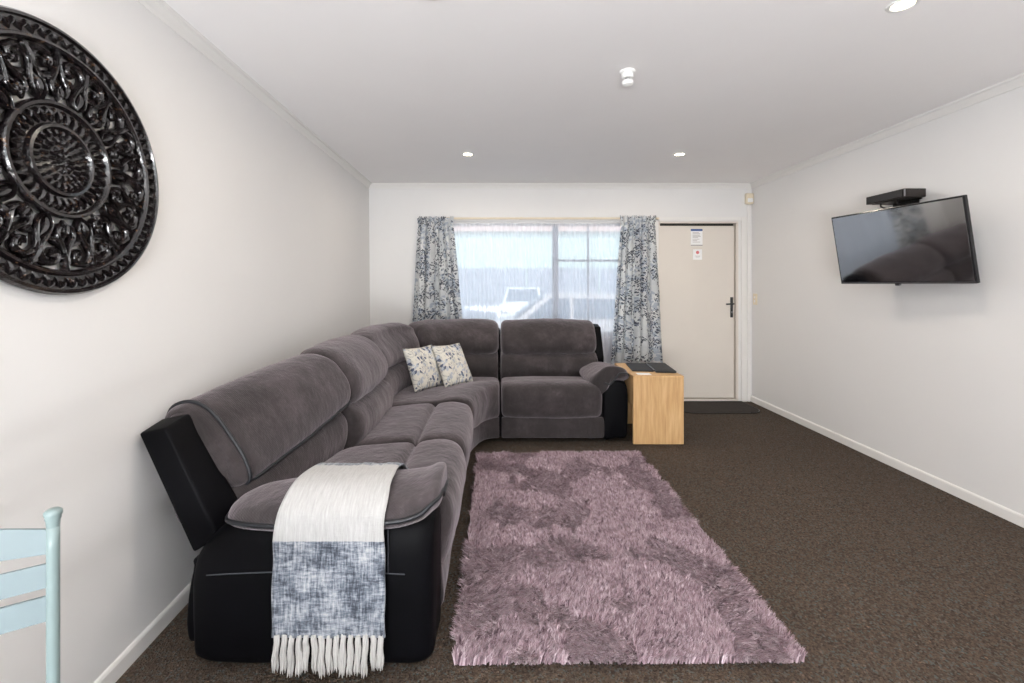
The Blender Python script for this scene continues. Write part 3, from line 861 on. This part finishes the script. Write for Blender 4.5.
curtain('sheer_curtain', -.50, 1.33, -.48, 1.36, Z(223.5, 4.985), .42, 4.985, 38, .006, 'white sheer net curtain across the window behind the sofa', 'sheer curtain', 'sheer', 2.2, head=False, nu=700, nz=24, amp_b=.009)
rod = empty('curtain_rail', (.45, 4.96, 2.01), 'cream curtain rail fixed above the window', 'curtain rail')
b = MB(); b.box(-1.05, 1.30, -.012, .012, -.010, .010, .003); b.build('rail', M['cream'], rod)
for x in (-1.0, -.2, .6, 1.25):
    b = MB(); b.box(x-.01, x+.01, .012, .058, -.006, .018, .002); b.build('wall_bracket', M['cream'], rod)

# ------------------------------------------------------------------ television
tv = empty('television', (XR, 2.95, 1.53), 'flat screen television on a wall bracket, tilted down from the right wall', 'television')
W = .86; Ht = W*.575; yaw = .128; tilt = .172; cen = Vector((2.722, 3.134, 1.29))*0
s_ = W/.92; cen = Vector((2.722*s_, 3.134*s_, 1.29+(1.556-1.29)*s_))
ux = Vector((math.sin(yaw), -math.cos(yaw), 0)); n_ = Vector((-math.cos(yaw), -math.sin(yaw), 0))
up = math.cos(tilt)*Vector((0, 0, 1))+math.sin(tilt)*n_; nn = ux.cross(up)
if nn.dot(n_) < 0: nn = -nn
def tvbox(name, mat, x0, x1, y0, y1, z0, z1, bev=.003, parent=tv):
    """x along width, y along height, z outwards from the front face"""
    b = MB(); b.box(x0, x1, y0, y1, z0, z1, bev)
    b.v = [tuple(cen+ux*x+up*y+nn*z) for x, y, z in b.v]; return b.build(name, mat, parent, False)
tvbox('cabinet', M['bezel'], -W/2, W/2, -Ht/2, Ht/2, -.022, 0, .005)
tvbox('rear_housing', M['black'], -.26, .26, -.20, .08, -.062, -.021, .01)
bw = .011
tvbox('screen', M['screen'], -W/2+bw, W/2-bw, -Ht/2+.017, Ht/2-bw, -.002, .0012, .0003)
tvbox('bottom_trim', M['chrome'], -W/2+.004, W/2-.004, -Ht/2, -Ht/2+.011, -.004, .0022, .001)
tvbox('receiver_tab', M['chrome'], -.035, -.005, -Ht/2-.014, -Ht/2, -.02, -.004, .003)
tvbox('mount_plate', M['bracket'], -.10, .10, -.10, .08, -.070, -.062, .002)
cb = cen-nn*.083
b = MB(); b.tube([cb, cb+Vector((.03, .06, 0)), Vector((XR-.02, cen.y+.05, 1.53))], .018, 10); b.build('swivel_arm', M['bracket'], tv, True)
part('wall_plate', M['bracket'], tv, (XR-.02, XR, 2.92, 3.05, 1.40, 1.66), bev=.003)
reparent(tv)
# shelf bracket + set-top box
sb = empty('box_bracket', (XR, 3.1, 1.85), 'black metal wall bracket shelf above the television', 'bracket')
part('shelf_plate', M['bracket'], sb, (2.66, XR, 3.0, 3.24, 1.856, 1.862), bev=.001)
b = MB(); b.tube([(2.68, 3.06, 1.856), (2.68, 3.06, 1.835), (XR-.01, 3.06, 1.80)], .006, 6); b.build('strut', M['bracket'], sb, True)
b = MB(); b.tube([(2.68, 3.19, 1.856), (2.68, 3.19, 1.835), (XR-.01, 3.19, 1.80)], .006, 6); b.build('strut', M['bracket'], sb, True)
part('wall_plate', M['bracket'], sb, (XR-.006, XR, 3.02, 3.22, 1.78, 1.856), bev=.001)
reparent(sb)
bx = empty('set_top_box', (2.715, 3.12, 1.862), 'dark brown set-top box on the bracket above the television', 'set-top box')
part('casing', M['box'], bx, (2.645, XR-.008, 2.965, 3.275, 1.8625, 1.917), bev=.003)
part('front_panel', M['black'], bx, (2.640, 2.646, 2.975, 3.265, 1.868, 1.912), bev=.001)
part('corner_strip', M['chrome'], bx, (2.642, 2.650, 2.962, 2.966, 1.866, 1.914), bev=.001)
reparent(bx)

# ------------------------------------------------------------------ carved wall medallion
MY, MZ, MR = 1.345, 1.655, .398
wa = empty('wall_medallion', (0, 0, 0), 'round carved openwork black lacquered medallion hanging on the left wall', 'wall art')
# built in local plane: (a, c) with a=+Y, c=+Z, h out of the wall (+X)
def mp(a, c, h): return (a, c, h)
def mlathe(prof, name, n=96, mat='lacquer', parent=wa):
    b = MB()
    rings = [[(r*math.cos(2*PI*k/n), r*math.sin(2*PI*k/n), h) for r, h in prof] for k in range(n)]
    m = len(prof); vs = [v for r in rings for v in r]; fs = []
    for i in range(n):
        for k in range(m): fs.append((i*m+k, i*m+(k+1) % m, ((i+1) % n)*m+(k+1) % m, ((i+1) % n)*m+k))
    b.add(vs, fs); return b
def leaf(b, x, y, ang, L, w, h0, h1=.010, curl=0, n=7):
    """raised pointed leaf with a midrib"""
    vs = []; fs = []
    for i in range(n+1):
        t = i/n; a = ang+curl*t; 
        cx = x+L*(math.sin(ang+curl*t)-math.sin(ang))/curl if curl else x+L*t*math.cos(ang)
        cy = y-L*(math.cos(ang+curl*t)-math.cos(ang))/curl if curl else y+L*t*math.sin(ang)
        ww = w*math.sin(PI*(t*.92+.06))**.8
        px, py = -math.sin(a)*ww, math.cos(a)*ww
        hh = h1*math.sin(PI*(t*.9+.08))
        vs += [(cx-px, cy-py, h0), (cx-px*.6, cy-py*.6, h0+hh*.9), (cx, cy, h0+hh*.55), (cx+px*.6, cy+py*.6, h0+hh*.9), (cx+px, cy+py, h0), (cx, cy, h0-.006)]
    for i in range(n):
        for k in range(6): fs.append((i*6+k, i*6+(k+1) % 6, (i+1)*6+(k+1) % 6, (i+1)*6+k))
    fs += [tuple(range(6)), tuple(n*6+k for k in range(6))]
    b.add(vs, fs)
R = MR
b = mlathe([(R*.995, .0), (R, .012), (R*.985, .022), (R*.965, .024), (R*.955, .014), (R*.86, .012), (R*.85, .024), (R*.832, .026), (R*.815, .018), (R*.81, 0)], 'rim')
for k in range(64):
    a = 2*PI*k/64
    leaf(b, R*.865*math.cos(a), R*.865*math.sin(a), a+.5, R*.10, R*.020, .010, .014)
    a2 = a+PI/64
    leaf(b, R*.95*math.cos(a2), R*.95*math.sin(a2), a2+PI-.5, R*.07, R*.012, .012, .012)
b.build('outer_rim', M['lacquer'], wa, True)
b = mlathe([(R*.43, .0), (R*.435, .016), (R*.42, .026), (R*.40, .026), (R*.385, .014), (R*.27, .012), (R*.26, .024), (R*.24, .026), (R*.225, .014), (R*.01, .020), (R*.01, 0)], 'hub')
for k in range(32):
    a = 2*PI*k/32
    leaf(b, R*.275*math.cos(a), R*.275*math.sin(a), a+.25, R*.11, R*.022, .010, .016)
    leaf(b, R*.38*math.cos(a+.1), R*.38*math.sin(a+.1), a+.1+PI-.6, R*.07, R*.014, .012, .014)
for ring_r, cnt, L_ in ((.17, 24, .06), (.11, 18, .06), (.05, 12, .055), (.005, 8, .05)):
    for k in range(cnt):
        a = 2*PI*(k+.5*(cnt % 4 == 2))/cnt
        leaf(b, R*ring_r*math.cos(a), R*ring_r*math.sin(a), a, R*L_, R*.018, .014+.004*(1-ring_r*5), .012)
b.build('hub', M['lacquer'], wa, True)
b = MB(); NS = 10
def strip(pts, w, h0=.006, h1=.016):
    rings = []
    for i, p in enumerate(pts):
        p0 = pts[max(0, i-1)]; p1 = pts[min(len(pts)-1, i+1)]; t = (p1-p0); t = t/(np.linalg.norm(t)+1e-9); nx = np.array((-t[1], t[0]))
        ww = w*(.35+.65*math.sin(PI*min(1, (i+.6)/len(pts)))) 
        q = lambda s, h: (p[0]+nx[0]*s*ww, p[1]+nx[1]*s*ww, h)
        rings.append([q(-1, h0-.004), q(-1, h0+h1*.5), q(-.55, h0+h1), q(0, h0+h1*.65), q(.55, h0+h1), q(1, h0+h1*.5), q(1, h0-.004)])
    b.loft(rings)
def pol(r, a): return np.array((R*r*math.cos(a), R*r*math.sin(a)))
for k in range(NS):
    a0 = 2*PI*k/NS
    for sg in (1, -1):
        # main S scroll from hub to rim ending in a spiral
        ctr = [pol(.43, a0), pol(.50, a0+sg*.10), pol(.60, a0+sg*.06), pol(.70, a0+sg*.02), pol(.77, a0+sg*.10), pol(.76, a0+sg*.20), pol(.70, a0+sg*.22), pol(.67, a0+sg*.16), pol(.71, a0+sg*.135)]
        strip(catmull(ctr, 5, False), R*.024)
        # counter scroll
        ctr = [pol(.82, a0+sg*.30), pol(.74, a0+sg*.31), pol(.64, a0+sg*.27), pol(.56, a0+sg*.20), pol(.50, a0+sg*.22), pol(.49, a0+sg*.29), pol(.54, a0+sg*.30), pol(.56, a0+sg*.265)]
        strip(catmull(ctr, 5, False), R*.022)
        for (r_, da, ang, L_, w_, cu) in ((.58, .09, .9, .13, .030, 1.2), (.66, .26, -.3, .12, .026, -1.0), (.78, .04, 1.4, .10, .024, .8), (.52, .17, 1.5, .10, .024, 1.0), (.72, .30, 2.2, .09, .022, -1.0), (.60, .15, 2.6, .10, .022, .9)):
            p = pol(r_, a0+sg*da); leaf(b, p[0], p[1], a0+sg*ang, R*L_, R*w_, .008, .016, sg*cu)
    for (r_, L_, w_) in ((.45, .16, .030), (.62, .2, .026)):
        p = pol(r_, a0); leaf(b, p[0], p[1], a0, R*L_, R*w_, .010, .018)
    p = pol(.44, a0+PI/NS); leaf(b, p[0], p[1], a0+PI/NS, R*.14, R*.034, .008, .018)
    p = pol(.815, a0+PI/NS); leaf(b, p[0], p[1], a0+PI/NS+PI, R*.14, R*.030, .008, .018)
    p = pol(.815, a0); leaf(b, p[0], p[1], a0+PI, R*.07, R*.034, .008, .014)
b.build('scrollwork', M['lacquer'], wa, True)
for o in wa.children:
    try: o.data.set_sharp_from_angle(angle=math.radians(38))
    except Exception: pass
# place against the wall, following its slight lean
import mathutils
ay = Vector((xl(MY+.4, MZ)-xl(MY-.4, MZ), .8, 0)).normalized()
az = Vector((xl(MY, MZ+.4)-xl(MY, MZ-.4), 0, .8)).normalized()
ah = ay.cross(az).normalized(); az = ah.cross(ay)
mat_ = mathutils.Matrix((ay, az, ah)).transposed().to_4x4(); mat_.translation = Vector((xl(MY, MZ), MY, MZ))+ah*.006
wa.matrix_world = mat_

# ------------------------------------------------------------------ chair at the left edge
ch = empty('dining_chair', (-.832, .85, 0), 'mint green metal dining chair with pale blue slatted back at the left edge', 'chair')
dch = Vector((-.79, -.61, 0)).normalized(); nch = Vector((dch.y, -dch.x, 0))
if nch.x < 0: nch = -nch      # towards the seat front (away from the wall)
P0 = Vector((-.832, .85, 0))
def cp(a, f_, z): return P0+dch*a+nch*f_+Vector((0, 0, z))
for a in (0, .40):
    b = MB(); b.tube([cp(a, 0, z) for z in (0.0, .2, .5, .80, .842)], .0098, 14); po = b.build('back_post', M['mint'], ch, True)
    b = MB(); c0 = cp(a, 0, 0)
    b.lathe([(0, .872), (.009, .871), (.0135, .867), (.0138, .861), (.0115, .857), (.0122, .854), (.0105, .850), (.0098, .838)], (c0.x, c0.y, 0), n=20)
    b.build('finial', M['mint'], ch, True)
def slat(z0, z1, bow):
    vs = []; fs = []; n = 16
    for i in range(n+1):
        t = i/n; a = .009+.382*t; z_ = bow*math.sin(PI*t); y_ = -.012*math.sin(PI*t)
        for f_, zz in ((y_-.003, z0+z_*.4), (y_+.003, z0+z_*.4), (y_+.003, z1+z_), (y_-.003, z1+z_)): vs.append(cp(a, f_, zz))
    for i in range(n):
        for k in range(4): fs.append((i*4+k, i*4+(k+1) % 4, (i+1)*4+(k+1) % 4, (i+1)*4+k))
    fs += [(0, 1, 2, 3), tuple(n*4+k for k in range(4))]
    mesh('slat', vs, fs, M['slat'], ch, smooth=False)
slat(.790, .836, .036); slat(.728, .772, .0); slat(.666, .712, .0)
b = MB()
for a, f_ in ((.015, .38), (.385, .38)):
    b = MB(); b.tube([cp(a, f_, 0), cp(a, f_, .44)], .0098, 12); b.build('leg', M['mint'], ch, True)
b = MB(); b.tube([cp(0, .01, .44), cp(.015, .38, .44), cp(.385, .38, .44), cp(.40, .01, .44), cp(0, .01, .44)], .0095, 10); b.build('seat_frame', M['mint'], ch, True)
for a in (.008, .392):
    b = MB(); b.tube([cp(a, .01, .2), cp(a, .38, .2)], .007, 10); b.build('stretcher', M['mint'], ch, True)
vs = []
q = [(.0, .012), (.40, .012), (.395, .40), (.005, .40)]
b = MB(); rr = []
for sc1, z in ((.90, .448), (.98, .455), (1, .468), (.98, .482), (.90, .490)):
    ring = []
    for a, f_ in catmull(q, 1)+[]: pass
    pts4 = []
    for i in range(4):
        a0, f0 = q[i]; a1, f1_ = q[(i+1) % 4]
        for t in (.06, .25, .5, .75, .94): pts4.append((a0+(a1-a0)*t, f0+(f1_-f0)*t))
    rr.append([cp(.2+(a-.2)*sc1, .206+(f_-.206)*sc1, z) for a, f_ in pts4])
b.loft(rr); b.build('seat', M['slat'], ch, True)
bpy.context.view_layer.update(); reparent(ch)

# ------------------------------------------------------------------ outside the window
M['concrete'] = plain('driveway_concrete', lin(196, 194, 190), .85, var=.06, scale=2, bmp=.2)
b = MB(); b.box(-22, 24, YB+WT+.01, 40, -.45, -.35); gr = structure(b.build('ground', M['concrete']))
b = MB(); b.box(-22, 24, -14, Y0-WT-.01, -.45, -.20); structure(b.build('ground', M['concrete']))
def m_boards():
    m, nt, b = newmat('weatherboards')
    sp = N(nt, 'ShaderNodeSeparateXYZ'); nt.links.new(coords(nt), sp.inputs[0])
    fr = math_(nt, 'FRACT', math_(nt, 'MULTIPLY', sp.outputs[2], 6.2))
    nt.links.new(ramp(nt, fr, [(0, lin(120, 134, 136)), (.12, lin(214, 230, 228)), (1, lin(222, 236, 234))]), b.inputs['Base Color'])
    bump(nt, b, fr, .6, .02); b.inputs['Roughness'].default_value = .6
    return m
M['boards'] = m_boards()
M['fascia'] = plain('pink_fascia', lin(235, 205, 200), .5)
M['garage'] = plain('grey_roller_door', lin(170, 176, 192), .5)
M['roofing'] = plain('grey_roofing', lin(120, 110, 110), .6)
M['darkglass'] = plain('dark_window_glass', lin(110, 122, 140), .15)
HY = 22.0
hs = empty('neighbouring_house', (2, HY, -.35), 'pale weatherboard building with garage doors seen through the net curtain', 'building')
part('wall', M['boards'], hs, (-9, 13, HY, HY+6, -.35, 3.90), bev=0)
part('fascia', M['fascia'], hs, (-9.3, 13.3, HY-.22, HY-.15, 3.84, 4.35), bev=.0)
b = MB(); b.loft([[(x, HY-.22, 4.3), (x, HY+3, 6.0), (x, HY+6.5, 4.3), (x, HY+6.5, 4.2), (x, HY-.22, 4.2)] for x in (-9.3, 13.3)]); b.build('roof', M['roofing'], hs)
for x0 in (-5.6, -2.1, 1.4, 4.9):
    g_ = part('garage_door', M['garage'], hs, (x0, x0+3.42, HY-.05, HY-.002, -.33, 2.08), bev=.01)
    bb = MB()
    for k in range(6): bb.box(x0+.05, x0+3.37, HY-.062, HY-.051, -.2+k*.36, .10+k*.36, .004)
    bb.build('panel', M['garage'], g_)
reparent(hs)
def car(x, y, rz, body, label, L=4.2, Wd=1.72, Hh=1.45):
    root = empty('car', (x, y, -.35), label, 'car', rz=rz)
    prof = [(-L/2, .35), (-L/2+.03, .62), (-L/2+.12, .78), (-L/2+.9, .92), (-L/2+1.05, .95), (L/2-.5, .98), (L/2-.06, .92), (L/2, .6), (L/2-.02, .30), (L/2-.3, .22), (-L/2+.3, .22)]
    b = MB(); b.loft([[(px, w, pz+(.0)) for px, pz in prof] if abs(w) < Wd/2 else [(px*.975, w, .22+(pz-.22)*.93) for px, pz in prof] for w in (-Wd/2, -Wd/2+.12, Wd/2-.12, Wd/2)])
    b.build('body', body, root, True, sharp=40)
    cab = [(-L/2+1.0, .94), (-L/2+1.65, Hh-.05), (-L/2+1.95, Hh), (L/2-1.0, Hh-.02), (L/2-.75, Hh-.08), (L/2-.3, .96)]
    b = MB(); b.loft([[(px*(.94 if abs(w) > .7 else 1), w*(1 if pz < 1 else .84), pz) for px, pz in cab] for w in (-Wd/2+.06, -Wd/2+.14, Wd/2-.14, Wd/2-.06)]); b.build('cabin', body, root, True, sharp=40)
    for sg in (-1, 1):
        g = MB(); y1 = sg*(Wd/2-.055)
        def sp_(px, pz): return (px, sg*((Wd/2-.05)-(pz-.95)/(Hh-.95)*.125)+sg*.012, pz)
        for q in ([(-L/2+1.30, .99), (-L/2+1.75, Hh-.10), (-.02, Hh-.10), (-.02, .99)], [(.05, .99), (.05, Hh-.10), (L/2-1.1, Hh-.12), (L/2-.75, .99)]):
            g2 = MB(); g2.loft([[sp_(*p) for p in q], [(p[0], p[1]-sg*.02, p[2]) for p in [sp_(*p) for p in q]]]); g2.build('side_window', M['darkglass'], root)
        for wx in (-L/2+.8, L/2-.8):
            wl = MB(); wl.lathe([(0, 0), (.18, 0), (.21, .01), (.30, .01), (.32, .03), (.32, .17), (.0, .17)], (wx, -.09+sg*(Wd/2-.085), .32), 'y', 24); wl.build('wheel', M['black'], root, True, sharp=35)
    g = MB()
    g.loft([[(-L/2+1.06, w, .98), (-L/2+1.62, w*.86, Hh-.07), (-L/2+1.66, w*.86, Hh-.09), (-L/2+1.10, w, .97)] for w in (-Wd/2+.18, Wd/2-.18)]); g.v = [(a-.02, c, d_+.012) for a, c, d_ in g.v]
    g.build('windscreen', M['darkglass'], root)
    for sg in (-1, 1):
        b = MB(); b.box(-L/2-.01, -L/2+.10, sg*.62-.16, sg*.62+.16, .60, .72, .02); b.build('headlight', M['darkglass'], root)
    return root
M['carwhite'] = plain('white_car_paint', lin(240, 240, 242), .4)
M['carsilver'] = plain('pale_car_paint', lin(214, 205, 208), .25, coat=.5)
car(1.05, 18.6, math.radians(82), M['carwhite'], 'white car facing the window, faint behind the net curtain', Wd=1.65, Hh=1.52)
car(1.45, 9.6, math.radians(-3), M['carsilver'], 'pale silver car side on, faint behind the right half of the net curtain', L=4.3, Hh=1.47)

# ------------------------------------------------------------------ light
w = bpy.data.worlds.new('sky'); sc.world = w; w.use_nodes = True
nt = w.node_tree; bg = nt.nodes['Background']
tc = N(nt, 'ShaderNodeTexCoord'); spz = N(nt, 'ShaderNodeSeparateXYZ'); nt.links.new(tc.outputs['Generated'], spz.inputs[0])
nt.links.new(ramp(nt, spz.outputs[2], [(.0, (.95, .97, 1, 1)), (.5, (.86, .92, 1, 1)), (1, (.74, .85, 1, 1))]), bg.inputs['Color'])
bg.inputs['Strength'].default_value = 2.1
S = bpy.data.lights.new('sun', 'SUN'); S.energy = 2.6; S.angle = math.radians(3); S.color = (1, .95, .88)
so = bpy.data.objects.new('sun', S); C.objects.link(so); so.rotation_euler = (math.radians(38), math.radians(-14), 0)
def area(name, loc, rot, sx, sy, e, col, portal=False):
    L = bpy.data.lights.new(name, 'AREA'); L.shape = 'RECTANGLE'; L.size = sx; L.size_y = sy; L.energy = e; L.color = col
    o = bpy.data.objects.new(name, L); C.objects.link(o); o.location = loc; o.rotation_euler = rot
    if portal: L.cycles.is_portal = True
    return o
# added fill lamp at the unseen rear door, standing in for daylight
area('rear_door_fill', ((RX0+RX1)/2, Y0+.02, 1.08), (math.radians(112), 0, 0), RX1-RX0-.1, 1.9, 22, (.92, .96, 1))
# unseen fill lamp added behind the camera, aimed at the ceiling for even brightness
area('ceiling_bounce_fill', (-.5, -2.4, .55), (math.radians(180-20), 0, math.radians(-4)), 1.6, .7, 270, (.97, .98, 1))
area('window_portal', ((WX0+WX1)/2, YB+.13, (WZ0+WZ1)/2), (math.radians(-90), 0, 0), WX1-WX0, WZ1-WZ0, 1, (1, 1, 1), True)

# ------------------------------------------------------------------ camera
cam = bpy.data.cameras.new('camera'); co = bpy.data.objects.new('camera', cam); C.objects.link(co); sc.camera = co
co.location = (0, 0, 1.29); co.rotation_euler = (PI/2, 0, 0)
cam.sensor_width = 36; cam.lens = 455/1024*36; cam.shift_x = (512-498.5)/1024; cam.shift_y = (284.5-341.5)/1024
cam.clip_start = .05; cam.clip_end = 200
sc.view_settings.view_transform = 'Standard'; sc.view_settings.look = 'None'
sc.view_settings.gamma = 1; sc.view_settings.use_curve_mapping = False
sc.view_settings.exposure = 0.17
sc.cycles.use_denoising = True
sc.cycles.max_bounces = 10; sc.cycles.diffuse_bounces = 6; sc.cycles.transparent_max_bounces = 16
sc.cycles.sample_clamp_indirect = 8
